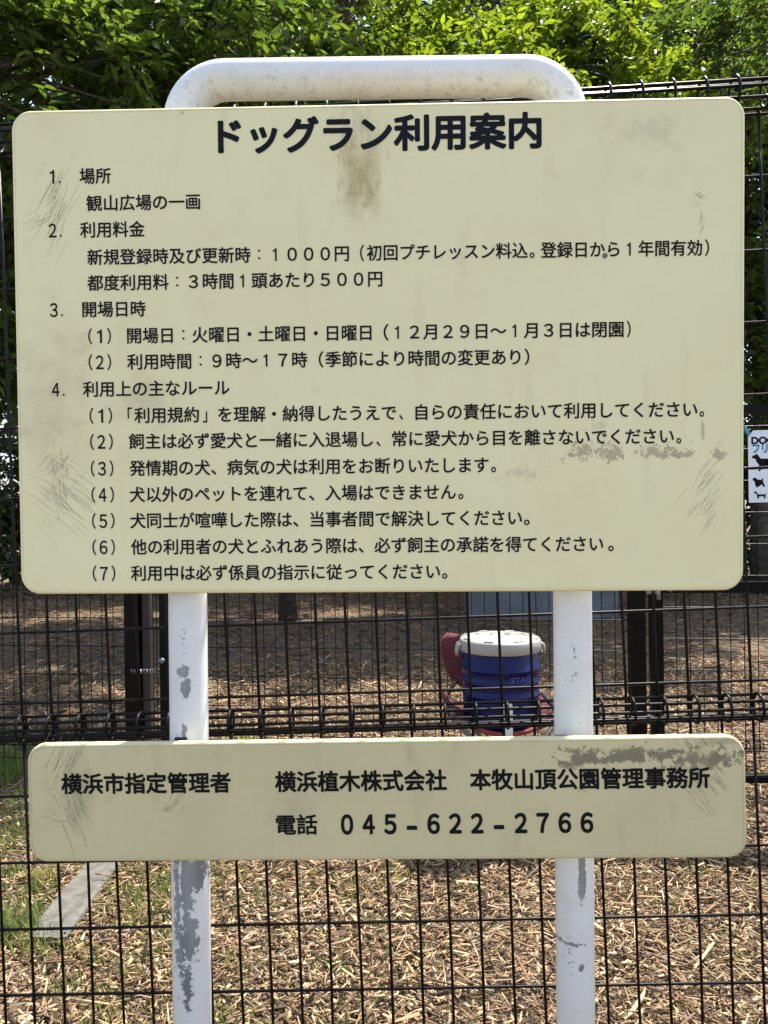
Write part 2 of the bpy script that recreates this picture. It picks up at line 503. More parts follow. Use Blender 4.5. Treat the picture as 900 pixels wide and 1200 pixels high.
make_tree('broadleaf_tree', 'dark green tree behind the fence at the right edge', (4.9, 9.9, 0),
          [(4.4, 9.2, 4.6, 1.3, 1.2, 1.5), (3.9, 9.4, 2.9, 0.9, 0.9, 1.0), (5.2, 9.8, 3.4, 1.3, 1.2, 1.6), (4.2, 10.2, 6.4, 1.7, 1.2, 1.4), (3.3, 7.9, 5.5, 1.3, 1.2, 0.9)],
          760, 7, 8, 0.12, ((0.045, 0.082, 0.016), (0.085, 0.135, 0.022)), M_LEAF, 0.15, 11)
make_tree('broadleaf_tree', 'tall dark tree with a bare trunk base seen left of centre under the board', (-1.0, 7.9, 0),
          [(-0.9, 8.6, 5.3, 1.9, 1.6, 1.0), (-2.3, 8.3, 4.8, 1.2, 1.2, 1.0), (0.1, 8.9, 5.0, 1.1, 1.0, 0.8), (-0.5, 6.3, 6.7, 1.6, 1.3, 1.0), (-1.6, 7.4, 6.6, 1.6, 1.2, 1.0)],
          620, 7, 9, 0.105, MG, M_LEAF_D, 0.085, 11)
for k, (x, y, lab) in enumerate(((-8.0, 12.5, 'dark evergreen standing farthest left behind the dog run'), (-4.2, 13.2, 'dark evergreen behind the left end of the fence'),
                                 (-0.6, 13.8, 'dark evergreen behind the middle of the dog run'), (3.2, 13.4, 'dark evergreen behind the concrete block'), (7.6, 12.6, 'dark evergreen standing farthest right behind the dog run'))):
    make_tree('evergreen_tree', lab, (x, y, 0),
              [(x, y, 5.6, 2.5, 1.8, 2.4), (x + 0.5, y - 0.2, 3.2, 1.9, 1.5, 1.5), (x - 0.3, y, 9.3, 2.5, 1.6, 2.4)],
              620, 6, 7, 0.17, DG, M_LEAF_D, 0.2, 9, group='evergreens behind the dog run', twig_len=0.5)
for k, (x, y, lab) in enumerate(((-6.4, 11.0, 'low dark shrub farthest left at the back of the dog run'), (-3.6, 11.4, 'low dark shrub left of the tall bare trunk'), (-0.4, 11.9, 'low dark shrub behind the shaded mulch in the middle'),
                                 (2.6, 11.6, 'low dark shrub behind the concrete block'), (5.6, 11.1, 'low dark shrub farthest right at the back of the dog run'))):
    make_tree('shrub', lab, (x, y, 0), [(x, y, 0.95, 1.6, 0.8, 0.95), (x + 0.8, y + 0.2, 1.5, 0.9, 0.7, 0.8)],
              230, 6, 7, 0.14, DG, M_LEAF_D, 0.05, 6, group='shrubs at the back of the dog run', cat='shrub')

# ------------------------------------------------------------------ welded mesh fence in front (behind the sign)
def diamond(zc, h, depth, n=12):
    pts = []
    for k in range(n):
        a = 2 * math.pi * k / n
        pts.append((-depth * 0.42 - math.cos(a) * depth * 0.58, zc + math.sin(a) * h / 2))
    return pts                                     # (y, z), y < 0 is towards the viewer
o0 = P(36.8, 1090.4, 1.285); o1 = P(893, 1072.8, 1.24)
XA = (o1 - o0).normalized()
zt = P(19.9, 738.7, 1.285) - o0
ZA = (zt - XA * zt.dot(XA)).normalized()
YA = ZA.cross(XA).normalized()
def make_front_fence():
    root = thing('mesh_fence', 'black welded wire mesh fence with rolled top standing right behind the sign', 'fence', (o0.x + XA.x * 0.6, o0.y + XA.y * 0.6, 0))
    L = root.location
    def W(x, y, z): return o0 + XA * x + YA * y + ZA * z
    m = MB()
    i0, i1 = -46, 70
    x0, x1 = i0 * 0.05 - 0.02, i1 * 0.05 + 0.02
    rv, rh = 0.0024, 0.0025
    rows = [-0.41, -0.335, -0.2225, -0.1105, 0.0, 0.1117, 0.2234, 0.379, 0.4977, 0.611, 0.7225, 0.841, 0.958, 1.074, 1.194]
    for z in rows: m.tube([W(x0, 0.0042, z), W(x1, 0.0042, z)], rh, 8)
    rolls = ((0.3405, 0.040, 0.030), (1.321, 0.046, 0.034))
    for zc, h, dp in rolls:
        for y, z in ((-dp * 0.02, zc + h / 2 - .003), (-dp * 0.78, zc + h * 0.30), (-dp * 0.97, zc + h * 0.02), (-dp * 0.75, zc - h * 0.30), (0.002, zc - h / 2 + .004), (0.0045, zc - h / 2 - .004)):
            m.tube([W(x0, y, z), W(x1, y, z)], rh * 1.1, 8)
    for i in range(i0, i1 + 1):
        x = i * 0.05
        j = math.sin(i * 12.9) * 0.0006
        m.tube([W(x + j, 0, -0.42)] + [W(x + j + random.gauss(0, 0.0007), random.gauss(0, 0.0006), zz) for zz in (-0.25, -0.08, 0.1)] + [W(x + j, 0, 0.320)], rv, 8)
        m.tube([W(x - 0.001 + j, 0.003, 0.316), W(x - 0.001 + j, 0.004, 0.345), W(x - 0.001 + j, 0, 0.362)] + [W(x - 0.0015 + random.gauss(0, 0.0007), random.gauss(0, 0.0006), zz) for zz in (0.55, 0.73, 0.91, 1.09)] + [W(x - 0.002, 0, 1.300)], rv, 8)
        for zc, h, dp in rolls:
            m.tube([W(x + 0.0044, y, z) for y, z in diamond(zc, h + 0.004, dp + 0.004)], rv, 6, closed=True)
    m.build('wire_mesh', M_WIRE, root, L)
    for x in (-1.42, 0.58 + 2.06 - 0.0 + 0.02, ):
        p = MB()
        p.tube([W(x, 0.035, -0.50), W(x, 0.035, 1.36)], 0.024, 16)
        po = p.build('post', M_WIRE, root, L)
        c = MB(); c.lathe([(0.0, 0.02), (0.018, 0.016), (0.026, 0.0), (0.026, -0.012)], W(x, 0.035, 1.362) - L, 16)
        c.build('post_cap', M_WIRE, po)
    return root
make_front_fence()

# ------------------------------------------------------------------ second fence line with gates, three metres off
A2 = P(157, 780, 3.22); B2 = P(768, 780, 2.95)
X2 = Vector((B2.x - A2.x, B2.y - A2.y, 0)); W2 = X2.length; X2.normalize()
Y2 = Vector((-X2.y, X2.x, 0)); Z2 = Vector((0, 0, 1))
def Q(x, y, z): return Vector((A2.x, A2.y, 0)) + X2 * x + Y2 * y + Z2 * z
def mesh_panel(x0, x1, z0, z1, frame=None, roll_top=True, pitch=0.12, at=None):
    at = at or Q
    m = MB(); r = 0.0019
    n = max(1, round((x1 - x0) / 0.05))
    for i in range(n + 1):
        x = x0 + (x1 - x0) * i / n
        m.tube([at(x, 0, z0), at(x, 0, z1)], r, 5, caps=False)
        if roll_top:
            for zc in (z1 - 0.02, z0 + 0.10):
                m.tube([at(x + 0.004, y, z) for y, z in diamond(zc, 0.046, 0.034, 8)], r, 4, closed=True)
    z = z0 + 0.02
    while z < z1 - 0.03:
        m.tube([at(x0, 0.0035, z), at(x1, 0.0035, z)], r, 5, caps=False); z += pitch
    if roll_top:
        for zc in (z1 - 0.02, z0 + 0.10):
            for y, zz in ((0, zc + .02), (-0.026, zc + .012), (-0.030, zc - .004), (-0.018, zc - .018), (0.003, zc - .024)):
                m.tube([at(x0, y, zz), at(x1, y, zz)], r * 1.1, 5, caps=False)
    return m
def post_box(x, y, w, dpt, z1, z0=-0.1):
    m = MB()
    M3 = Matrix((X2, Y2, Z2)).transposed()
    m.box(Q(x, y, (z0 + z1) / 2), (w, dpt, z1 - z0), M3)
    return m
M2 = Matrix((X2, Y2, Z2)).transposed()
FTOP = 1.47
# left run
root = thing('mesh_fence', 'far black mesh fence section left of the open gate leaf', 'fence', Q(-1.2, 0, 0)); L = root.location
mesh_panel(-3.0, -0.04, 0.05, FTOP).build('wire_mesh', M_WIRE, root, L)
for x in (-3.0, -1.5): post_box(x, 0.05, 0.05, 0.05, 1.55).build('post', M_POST, root, L)
root = thing('gate_post', 'dark brown square gate post left of the white sign leg', 'post', Q(0, 0, 0)); L = root.location
pp = post_box(0, 0.0, 0.055, 0.055, 1.62).build('post', M_POST, root, L)
c = MB(); c.box(Q(0, 0, 1.628) - L, (0.06, 0.06, 0.014), M2); c.build('cap', M_POST, root)
# open gate leaf standing straight back
GX = 0.048
def GQ(x, y, z): return Q(GX, 0.03, 0) + Vector((-0.012, 1, 0)) * x + Vector((1, 0.012, 0)) * y + Z2 * z
root = thing('mesh_gate', 'open mesh gate leaf swung back beside the left gate post', 'gate', GQ(0, 0, 0)); L = root.location
M_STILE = plain('brown_stile', (0.026, 0.020, 0.018), 0.5, 0, 0.2, 12)
m = MB()
for x in (0, 0.92): m.box(GQ(x, 0, 0.78), (0.032, 0.04, 1.42))
for z in (0.09, 0.80, 1.47): m.box(GQ(0.46, 0, z), (0.028, 0.88, 0.03))
m.build('gate_frame', M_STILE, root, L)
mesh_panel(0.03, 0.90, 0.11, 1.46, roll_top=False, at=GQ).build('wire_mesh', M_WIRE, root, L)
for z in (0.45, 1.25):
    h = MB()
    for dx in (-0.055, -0.03, -0.005, 0.02):
        h.tube([GQ(-0.052, dx + 0.002, z - 0.006), GQ(-0.052, dx + 0.016, z - 0.006), GQ(-0.052, dx + 0.016, z + 0.010), GQ(-0.052, dx + 0.002, z + 0.010)], 0.0035, 6, closed=True)
    h.build('hinge', M_ZINC, root, L)
# middle run
XM0, XM1 = 0.142, W2 - 0.068
root = thing('mesh_fence', 'far black mesh fence section behind the blue cooler', 'fence', Q((XM0 + XM1) / 2, 0, 0)); L = root.location
mesh_panel(XM0 + 0.02, XM1 - 0.03, 0.05, FTOP).build('wire_mesh', M_WIRE, root, L)
post_box(XM0 - 0.002, 0.0, 0.036, 0.04, 1.55).build('post', M_POST, root, L)
post_box(XM1 - 0.0, 0.0, 0.058, 0.058, 1.62).build('post', M_POST, root, L)
m = MB(); m.lathe([(0, -0.009), (0.010, -0.008), (0.013, 0), (0.010, 0.008), (0, 0.009)], Q(XM0 - 0.004, -0.036, 0.50) - L, 14, Matrix.Rotation(R(90), 3, 'X'))
m.build('latch_knob', M_ZINC, root)
# right gate leaf, closed
root = thing('mesh_gate', 'closed black mesh gate with mid rail right of the double gate posts', 'gate', Q(W2, 0, 0)); L = root.location
m = MB()
for x in (W2, W2 + 1.0): m.box(Q(x + 0.002, 0, 0.78), (0.044, 0.04, 1.38), M2)
for z, h in ((0.075, 0.028), (0.797, 0.042), (FTOP, 0.03)): m.box(Q(W2 + 0.5, 0, z), (0.95, 0.034, h), M2)
m.build('gate_frame', M_POST, root, L)
mesh_panel(W2 + 0.03, W2 + 0.97, 0.10, FTOP - 0.02, roll_top=True).build('wire_mesh', M_WIRE, root, L)
m = MB()
m.box(Q(W2 - 0.012, -0.042, 0.80), (0.05, 0.008, 0.05), M2)
m.tube([Q(W2 - 0.03, -0.055, 0.815), Q(W2 + 0.045, -0.055, 0.82), Q(W2 + 0.055, -0.055, 0.80), Q(W2 + 0.045, -0.055, 0.785)], 0.007, 8)
m.tube([Q(W2 + 0.0, -0.052, 0.80), Q(W2 + 0.004, -0.058, 0.755)], 0.009, 8)
m.build('latch', M_ZINC, root, L)
root = thing('mesh_fence', 'far black mesh fence section beyond the closed gate at far right', 'fence', Q(W2 + 2.4, 0, 0)); L = root.location
mesh_panel(W2 + 1.08, W2 + 3.6, 0.05, FTOP).build('wire_mesh', M_WIRE, root, L)
for x in (W2 + 1.055, W2 + 3.6): post_box(x, 0.0, 0.055, 0.055, 1.6).build('post', M_POST, root, L)

# ------------------------------------------------------------------ text
def text_mesh(body, offset=0.0):
    c = bpy.data.curves.new('tmp_text', 'FONT'); c.body = body; c.size = 1.0; c.resolution_u = 5
    c.offset = offset
    c.fill_mode = 'FRONT' if hasattr(c, 'fill_mode') else c.fill_mode
    o = bpy.data.objects.new('tmp_text', c); COL.objects.link(o)
    dg = bpy.context.evaluated_depsgraph_get(); dg.update()
    me = bpy.data.meshes.new_from_object(o.evaluated_get(dg))
    n = len(me.vertices); co = np.zeros(n * 3, np.float32); me.vertices.foreach_get('co', co); co = co.reshape(-1, 3)
    fs = [tuple(p.vertices) for p in me.polygons]
    bpy.data.objects.remove(o); bpy.data.curves.remove(c); bpy.data.meshes.remove(me)
    return co[:, :2], fs
ONE = [(0.478, 0.0), (0.548, 0.0), (0.548, 0.735), (0.495, 0.735), (0.465, 0.655), (0.345, 0.615), (0.345, 0.555), (0.478, 0.575)]
def text_line(segs, z, em, offset, y, mat, parent, name='text_line'):
    """segs: (text, x0, x1) ink extents on the board; CJK em box centred on z"""
    m = MB()
    for s in segs:
        t, x0, x1 = s[:3]
        h = s[3] if len(s) > 3 else em
        ones = [i for i, c in enumerate(t) if c == '１']
        co, fs = text_mesh(t.replace('：', '　').replace('１', '　')) if t != '１' else (np.zeros((0, 2)), [])
        x_all = list(co[:, 0]) + [i + q[0] for i in ones for q in ONE]
        a, b = min(x_all) - offset, max(x_all) + offset
        if ones:                                 # a plain sans figure one
            co = np.array([tuple(p) for p in co] + [(i + q[0], q[1]) for i in ones for q in ONE])
            n0 = len(co) - len(ones) * len(ONE)
            fs = list(fs) + [tuple(n0 + j * len(ONE) + q for q in range(len(ONE))) for j in range(len(ones))]
        k = (x1 - x0) / (b - a)
        for ci, chr_ in enumerate(t):
            if chr_ == '：':
                for sz in (-0.21, 0.235):
                    m.add([(x0 + (ci + 0.5 + 0.068 * math.cos(q * math.pi / 6) - a) * k, y, z + (sz + 0.068 * math.sin(q * math.pi / 6)) * h) for q in range(12)], [tuple(range(12))])
        nc = 10 if offset > 0.012 else 6
        for i in range(nc):                      # stroke weight: the glyph laid down again a hair's breadth aside
            an = 2 * math.pi * (i + 0.5) / nc
            dx, dz = (offset * math.cos(an), offset * math.sin(an))
            yy = y - 0.00002 * i
            m.add([(x0 + (p[0] + dx - a) * k, yy, z + (p[1] + dz - 0.375) * h) for p in co], fs)
    o = m.build(name, mat, parent)
    return o

# ------------------------------------------------------------------ the notice sign
UP_C, UP_R = Vector((-0.00668, 0.95100, 0.20033 + CAM_Z)), (R(1.490), R(0.339), R(-1.311))
SLO = 0.983
LO_C, LO_R = Vector((-0.00946 * SLO, 0.96410 * SLO, -0.36041 * SLO + CAM_Z)), (R(0.416), R(-0.615), R(-2.358))
def on_board(C, rot, u, v):
    a, b = unroll(u, v); d = Vector((a, 1, b)); M = Euler(rot).to_matrix(); n = M.col[1]
    c = C - Vector((0, 0, CAM_Z)); t = c.dot(n) / d.dot(n)
    q = M.transposed() @ (d * t - c)
    return q.x, q.z

def rounded(w, h, r, n=10):
    pts = []
    for cx, cz, a0 in ((w / 2 - r, h / 2 - r, 0), (-w / 2 + r, h / 2 - r, 90), (-w / 2 + r, -h / 2 + r, 180), (w / 2 - r, -h / 2 + r, 270)):
        for k in range(n + 1):
            a = R(a0 + 90 * k / n)
            pts.append((cx + r * math.cos(a), cz + r * math.sin(a)))
    return pts
FACE_Y = -0.0042
def board_mesh(name, w, h, r, mat, parent, C, rot):
    m = MB()
    prof = [(0.004, 0.0075), (0.0, 0.0045), (0.0, 0.0), (0.0005, -0.0016), (0.0016, -0.0030), (0.0032, -0.0038), (0.0039, -0.0038), (0.0043, -0.0030), (0.0047, -0.0030), (0.0052, FACE_Y)]
    rings = []
    for ins, y in prof:
        ring = rounded(w - 2 * ins, h - 2 * ins, max(0.003, r - ins))
        rings.append([(p[0], y, p[1]) for p in ring])
    n = len(rings[0])
    vs = [p for ring in rings for p in ring]
    fs = []
    for i in range(len(rings) - 1):
        for k in range(n):
            l = (k + 1) % n
            fs.append((i * n + k, i * n + l, (i + 1) * n + l, (i + 1) * n + k))
    m.add(vs, fs, True)
    b = (len(rings) - 1) * n
    m.f.append(tuple(b + k for k in range(n))); m.sm.append(False)
    m.f.append(tuple(range(n))[::-1]); m.sm.append(False)
    o = m.build(name, mat, parent)
    o.location = C - Vector(parent.location); o.rotation_euler = rot
    return o

def upper_material():
    t = NT('cream_board')
    x, _, z = t.xyz()
    fine = t.noise(220, 4, 0.6); mid = t.noise(26, 6, 0.65); big = t.noise(5.5, 4, 0.6); streak = t.noise(30, 5, 0.6, (1, 1, 0.16))
    c = t.mix(t.ramp(big, 0.3, 0.7), (0.785, 0.740, 0.445), (0.820, 0.778, 0.480))
    c = t.mix(t.ramp(mid, 0.55, 0.85, 0, 0.22), c, (0.47, 0.43, 0.27))
    c = t.mix(t.ramp(streak, 0.56, 0.8, 0, 0.16), c, (0.42, 0.38, 0.25))
    # grime towards the left side and along the lower left
    def px(u, v): return on_board(UP_C, UP_R, u, v)
    def mark(u, v, hu, hv, nz, amp, soft, col, k, c, box=False):
        cx, cz = px(u, v)
        mk = t.blob(x, z, cx, cz, hu * .00106, hv * .00106, nz, amp, soft, box)
        return t.mix(t.math('MULTIPLY', mk, k), c, col)
    c = mark(60, 470, 70, 130, mid, 2.2, 1.2, (0.36, 0.31, 0.20), 0.34, c)
    c = mark(180, 470, 60, 40, mid, 2.4, 1.0, (0.36, 0.31, 0.21), 0.30, c)
    speck = t.noise(330, 2, 0.5)
    c = mark(90, 470, 60, 90, t.math('MULTIPLY', speck, 1.0), 9.0, 0.3, (0.16, 0.14, 0.10), 0.0, c)
    # brown rain stain under the title
    c = mark(424, 205, 33, 62, t.noise(60, 5, 0.6, (1, 1, 0.35)), 1.6, 0.9, (0.46, 0.34, 0.15), 0.55, c, True)
    c = mark(424, 212, 30, 40, t.noise(95, 5, 0.65, (1, 1, 0.45)), 5.0, 1.6, (0.28, 0.185, 0.07), 0.50, c, True)
    c = mark(423, 150, 30, 30, t.noise(110, 5, 0.65, (1, 1, 0.3)), 5.0, 1.5, (0.25, 0.19, 0.11), 0.35, c, True)
    # dried grey glue patches
    rag = t.noise(110, 8, 0.72)
    gp = (0.37, 0.32, 0.215)
    for (u, v, hu, hv) in ((678, 531, 17, 8), (713, 530, 12, 9), (775, 530, 23, 9), (796, 533, 12, 5), (839, 531, 10, 5), (668, 534, 8, 5)):
        c = mark(u, v, hu, hv, rag, 7.0, 0.3, gp, 0.80, c)
    for (u, v, hu, hv) in ((610, 555, 26, 14), (700, 500, 14, 9)):
        c = mark(u, v, hu, hv, rag, 7.0, 1.2, (0.45, 0.39, 0.27), 0.40, c)
    c = mark(822, 505, 3.0, 16, rag, 1.5, 0.6, (0.36, 0.33, 0.23), 0.6, c)
    c = mark(708, 301, 3.5, 4.0, rag, 1.5, 0.5, (0.06, 0.05, 0.04), 0.9, c)
    c = mark(350, 370, 500, 420, t.noise(420, 2, 0.5), 0.0, 0.4, (0.5, 0.47, 0.3), 0.0, c)
    # edge yellowing
    c = mark(762, 155, 60, 34, mid, 3.0, 1.3, (0.40, 0.37, 0.26), 0.32, c)
    c = t.mix(t.ramp(fine, 0.66, 0.82, 0, 0.35), c, (0.40, 0.35, 0.24))
    t.color(c); t.rough(t.ramp(mid, 0.3, 0.7, 0.42, 0.58))
    t.b.inputs['Specular IOR Level'].default_value = 0.35
    t.bump(t.noise(60, 3), 0.06, 0.001)
    return t.m
def lower_material():
    t = NT('olive_board')
    x, _, z = t.xyz()
    mid = t.noise(28, 6, 0.65); big = t.noise(7, 4, 0.6); streak = t.noise(34, 5, 0.6, (1, 1, 0.2)); fine = t.noise(240, 4, 0.6)
    c = t.mix(t.ramp(big, 0.3, 0.7), (0.570, 0.515, 0.300), (0.615, 0.555, 0.330))
    c = t.mix(t.ramp(mid, 0.52, 0.85, 0, 0.30), c, (0.29, 0.27, 0.165))
    c = t.mix(t.ramp(streak, 0.55, 0.8, 0, 0.2), c, (0.30, 0.27, 0.17))
    rag = t.noise(95, 8, 0.72); gp = (0.215, 0.190, 0.125)
    def mark(u, v, hu, hv, nz, amp, soft, col, k, c, box=False):
        cx, cz = on_board(LO_C, LO_R, u, v)
        mk = t.blob(x, z, cx, cz, hu * .00107, hv * .00107, nz, amp, soft, box)
        return t.mix(t.math('MULTIPLY', mk, k), c, col)
    for (u, v, hu, hv) in ((685, 886, 24, 9), (740, 883, 40, 7), (720, 887, 55, 5), (812, 887, 32, 10), (850, 888, 18, 7), (780, 884, 25, 7)):
        c = mark(u, v, hu * 1.0, hv * 1.05, rag, 6.5, 0.25, gp, 0.85, c, True)
    for (u, v, hu, hv, k) in ((480, 880, 10, 22, 0.3), (345, 950, 30, 40, 0.2), (95, 930, 26, 60, 0.35), (197, 947, 9, 5, 0.5), (845, 868, 30, 6, 0.5)):
        c = mark(u, v, hu, hv, mid, 2.0, 1.0, (0.22, 0.20, 0.135), k, c)
    c = t.mix(t.ramp(fine, 0.66, 0.82, 0, 0.35), c, (0.25, 0.22, 0.14))
    t.color(c); t.rough(t.ramp(mid, 0.3, 0.7, 0.45, 0.6))
    t.b.inputs['Specular IOR Level'].default_value = 0.3
    return t.m

UPPER_LINES = [
    (0.21791, [('1.', -0.40356, -0.38814), ('場所', -0.36503, -0.32583)]),
    (0.18447, [('観山広場の一画', -0.3571, -0.21561)]),
    (0.15204, [('2.', -0.40489, -0.38773), ('利用料金', -0.36554, -0.28482)]),
    (0.11831, [('新規登録時及び更新時：１０００円', -0.35717, -0.03246), ('（', -0.01882, -0.01387), ('初回プチレッスン料込', -0.01058, 0.18648), ('。', 0.18877, 0.19462), ('登録日から１年間有効', 0.20225, 0.39773), ('）', 0.40113, 0.40619)]),
    (0.08669, [('都度利用料：３時間１頭あたり５００円', -0.35776, 0.00828)]),
    (0.05418, [('3.', -0.40526, -0.38826), ('開場日時', -0.36462, -0.28529)]),
    (0.02103, [('(1)', -0.35782, -0.32936), ('開場日：火曜日・土曜日・日曜日', -0.3092, -0.0056), ('（', 0.00922, 0.01556), ('１２月２９日～１月３日は閉園', 0.02328, 0.30286), ('）', 0.30672, 0.3114)]),
    (-0.0112, [('(2)', -0.35789, -0.32973), ('利用時間：９時～１７時', -0.30976, -0.08527), ('（', -0.07113, -0.06519), ('季節により時間の変更あり', -0.06307, 0.17707), ('）', 0.18201, 0.18788)]),
    (-0.04443, [('4.', -0.40476, -0.38804), ('利用上の主なルール', -0.36574, -0.18227)]),
    (-0.07753, [('(1)', -0.35795, -0.32974), ('「', -0.31016, -0.3049), ('利用規約', -0.30178, -0.2208), ('」', -0.21598, -0.21073), ('を理解・納得したうえで', -0.19692, 0.02402), ('、', 0.02763, 0.03228), ('自らの責任において利用してください', 0.04763, 0.39242), ('。', 0.39513, 0.40043)]),
    (-0.10994, [('(2)', -0.35791, -0.32935), ('飼主は必ず愛犬と一緒に入退場し', -0.30955, -0.00497), ('、', -0.00094, 0.00426), ('常に愛犬から目を離さないでください', 0.01868, 0.36395), ('。', 0.36698, 0.37281)]),
    (-0.14315, [('(3)', -0.35757, -0.3293), ('発情期の犬、病気の犬は利用をお断りいたします', -0.30894, 0.13746), ('。', 0.14052, 0.14643)]),
    (-0.17599, [('(4)', -0.35742, -0.32914), ('犬以外のペットを連れて、入場はできません', -0.30951, 0.09694), ('。', 0.0998, 0.10614)]),
    (-0.20857, [('(5)', -0.35728, -0.32897), ('犬同士が喧嘩した際は、当事者間で解決してください', -0.30932, 0.17818), ('。', 0.1805, 0.18757)]),
    (-0.24152, [('(6)', -0.35746, -0.32912), ('他の利用者の犬とふれあう際は、必ず飼主の承諾を得てください', -0.30892, 0.27796), ('。', 0.28373, 0.29056)]),
    (-0.27432, [('(7)', -0.35764, -0.32917), ('利用中は必ず係員の指示に従ってください', -0.30949, 0.07682), ('。', 0.07916, 0.08574)]),
]

def pipe_material(loc):
    t = NT('peeling_white_paint')
    x, _, z = t.xyz()
    rag = t.noise(120, 8, 0.70); rag2 = t.noise(420, 3, 0.55); mid = t.noise(22, 5, 0.6); sp = t.noise(310, 2, 0.5)
    c = t.mix(t.ramp(mid, 0.4, 0.75, 0, 0.5), (0.73, 0.75, 0.77), (0.64, 0.635, 0.60))
    d = 0.977
    masks = []
    def m(u, v, hu, hv, amp=1.5, soft=0.10, nz=None):
        p = P(u, v, d) - loc; k = d / 900
        return t.blob(x, z, p.x, p.z, hu * k, hv * k, nz or rag, amp, soft)
    blobs = [(215, 787, 7, 9, 1.4), (218, 806, 6, 12, 1.4), (216, 857, 3, 9, 1.6), (217, 871, 5, 4, 0.6),
             (219, 1036, 8, 40, 1.1), (229, 1024, 11, 22, 1.4), (222, 1095, 9, 34, 1.9), (220, 1155, 5, 26, 2.2), (208, 1060, 4, 60, 3.6), (212, 1110, 6, 34, 3.6),
             (682, 1028, 5, 28, 0.9), (668, 1107, 13, 3, 1.8), (681, 1134, 3, 5, 1.4)]
    msk = None
    for b in blobs:
        e = m(*b[:4], amp=b[4] * 2.2, soft=0.18)
        msk = e if msk is None else t.math('MAXIMUM', msk, e)
    # pinholes clustered in zones
    for b in ((216, 750, 13, 50), (672, 770, 14, 70), (668, 1120, 16, 70), (222, 1150, 20, 60), (212, 1020, 10, 60)):
        z1 = m(b[0], b[1], b[2], b[3], 0.6, 0.8, mid)
        e = t.ramp(t.math('MULTIPLY', z1, sp), 0.60, 0.63)
        msk = t.math('MAXIMUM', msk, e)
    metal = t.mix(t.ramp(t.noise(45, 4, 0.6, (1, 1, 0.2)), 0.3, 0.7), (0.20, 0.225, 0.26), (0.33, 0.36, 0.40))
    # grey brown mould under the top bar
    zt_ = P(450, 105, 1.0).z - loc.z
    under = t.ramp(z, zt_ - 0.006, zt_ + 0.026, 1, 0)
    top_only = t.ramp(z, zt_ - 0.034, zt_ - 0.030, 0, 1)
    mould = t.math('MULTIPLY', t.math('MULTIPLY', under, top_only), t.ramp(t.noise(85, 8, 0.78), 0.48, 0.70))
    c = t.mix(t.math('MULTIPLY', mould, 0.5), c, (0.20, 0.16, 0.11))
    c = t.mix(t.ramp(t.noise(260, 2, 0.5), 0.70, 0.76, 0, 0.5), c, (0.25, 0.21, 0.15))
    c = t.mix(msk, c, metal)
    rim = t.math('MULTIPLY', t.math('MULTIPLY', msk, t.math('SUBTRACT', 1.0, msk)), 2.2)
    c = t.mix(rim, c, (0.20, 0.135, 0.085))
    t.color(c)
    t.rough(t.mix(msk, (0.30, 0.30, 0.30), (0.5, 0.5, 0.5)))
    t.put(t.b.inputs['Metallic'], t.math('MULTIPLY', msk, 0.35))
    h = t.math('ADD', t.math('MULTIPLY', t.math('SUBTRACT', 1.0, msk), 1.0), t.math('MULTIPLY', t.noise(350, 2), 0.22))
    t.bump(h, 0.5, 0.0005)
    return t.m

M_SCR = plain('scratch', (0.42, 0.40, 0.265), 0.8, 0, 0.3, 200)
M_SCR_D = plain('dark_scratch', (0.275, 0.255, 0.165), 0.8, 0, 0.3, 200)
def scratches(parent, C, rot, groups, mat, w=0.00033):
    for (cu, cv, su, sv, du, dv, n, ln, curve) in groups:
        m = MB()
        for _ in range(n):
            u = cu + random.gauss(0, su * 0.5); v = cv + random.gauss(0, sv * 0.5)
            l = ln * random.uniform(0.4, 1.2); a = math.atan2(dv, du) + random.gauss(0, 0.09)
            pts = []
            for k in range(6):
                t = k / 5 - 0.5
                aa = a + curve * t
                pts.append((u + math.cos(aa) * l * t, v + math.sin(aa) * l * t))
            px = [on_board(C, rot, *p) for p in pts]
            ww = w * random.uniform(0.3, 0.8)
            vs = []
            for k, p in enumerate(px):
                q0 = px[max(k - 1, 0)]; q1 = px[min(k + 1, 5)]
                tx, tz = q1[0] - q0[0], q1[1] - q0[1]; L_ = math.hypot(tx, tz) or 1
                hw = ww * (0.25 if k in (0, 5) else 1.0)
                vs += [(p[0] - tz / L_ * hw, FACE_Y - 0.00012, p[1] + tx / L_ * hw), (p[0] + tz / L_ * hw, FACE_Y - 0.00012, p[1] - tx / L_ * hw)]
            m.add(vs, [(2 * k, 2 * k + 1, 2 * k + 3, 2 * k + 2) for k in range(5)])
        m.build('scratch_mark', mat, parent)

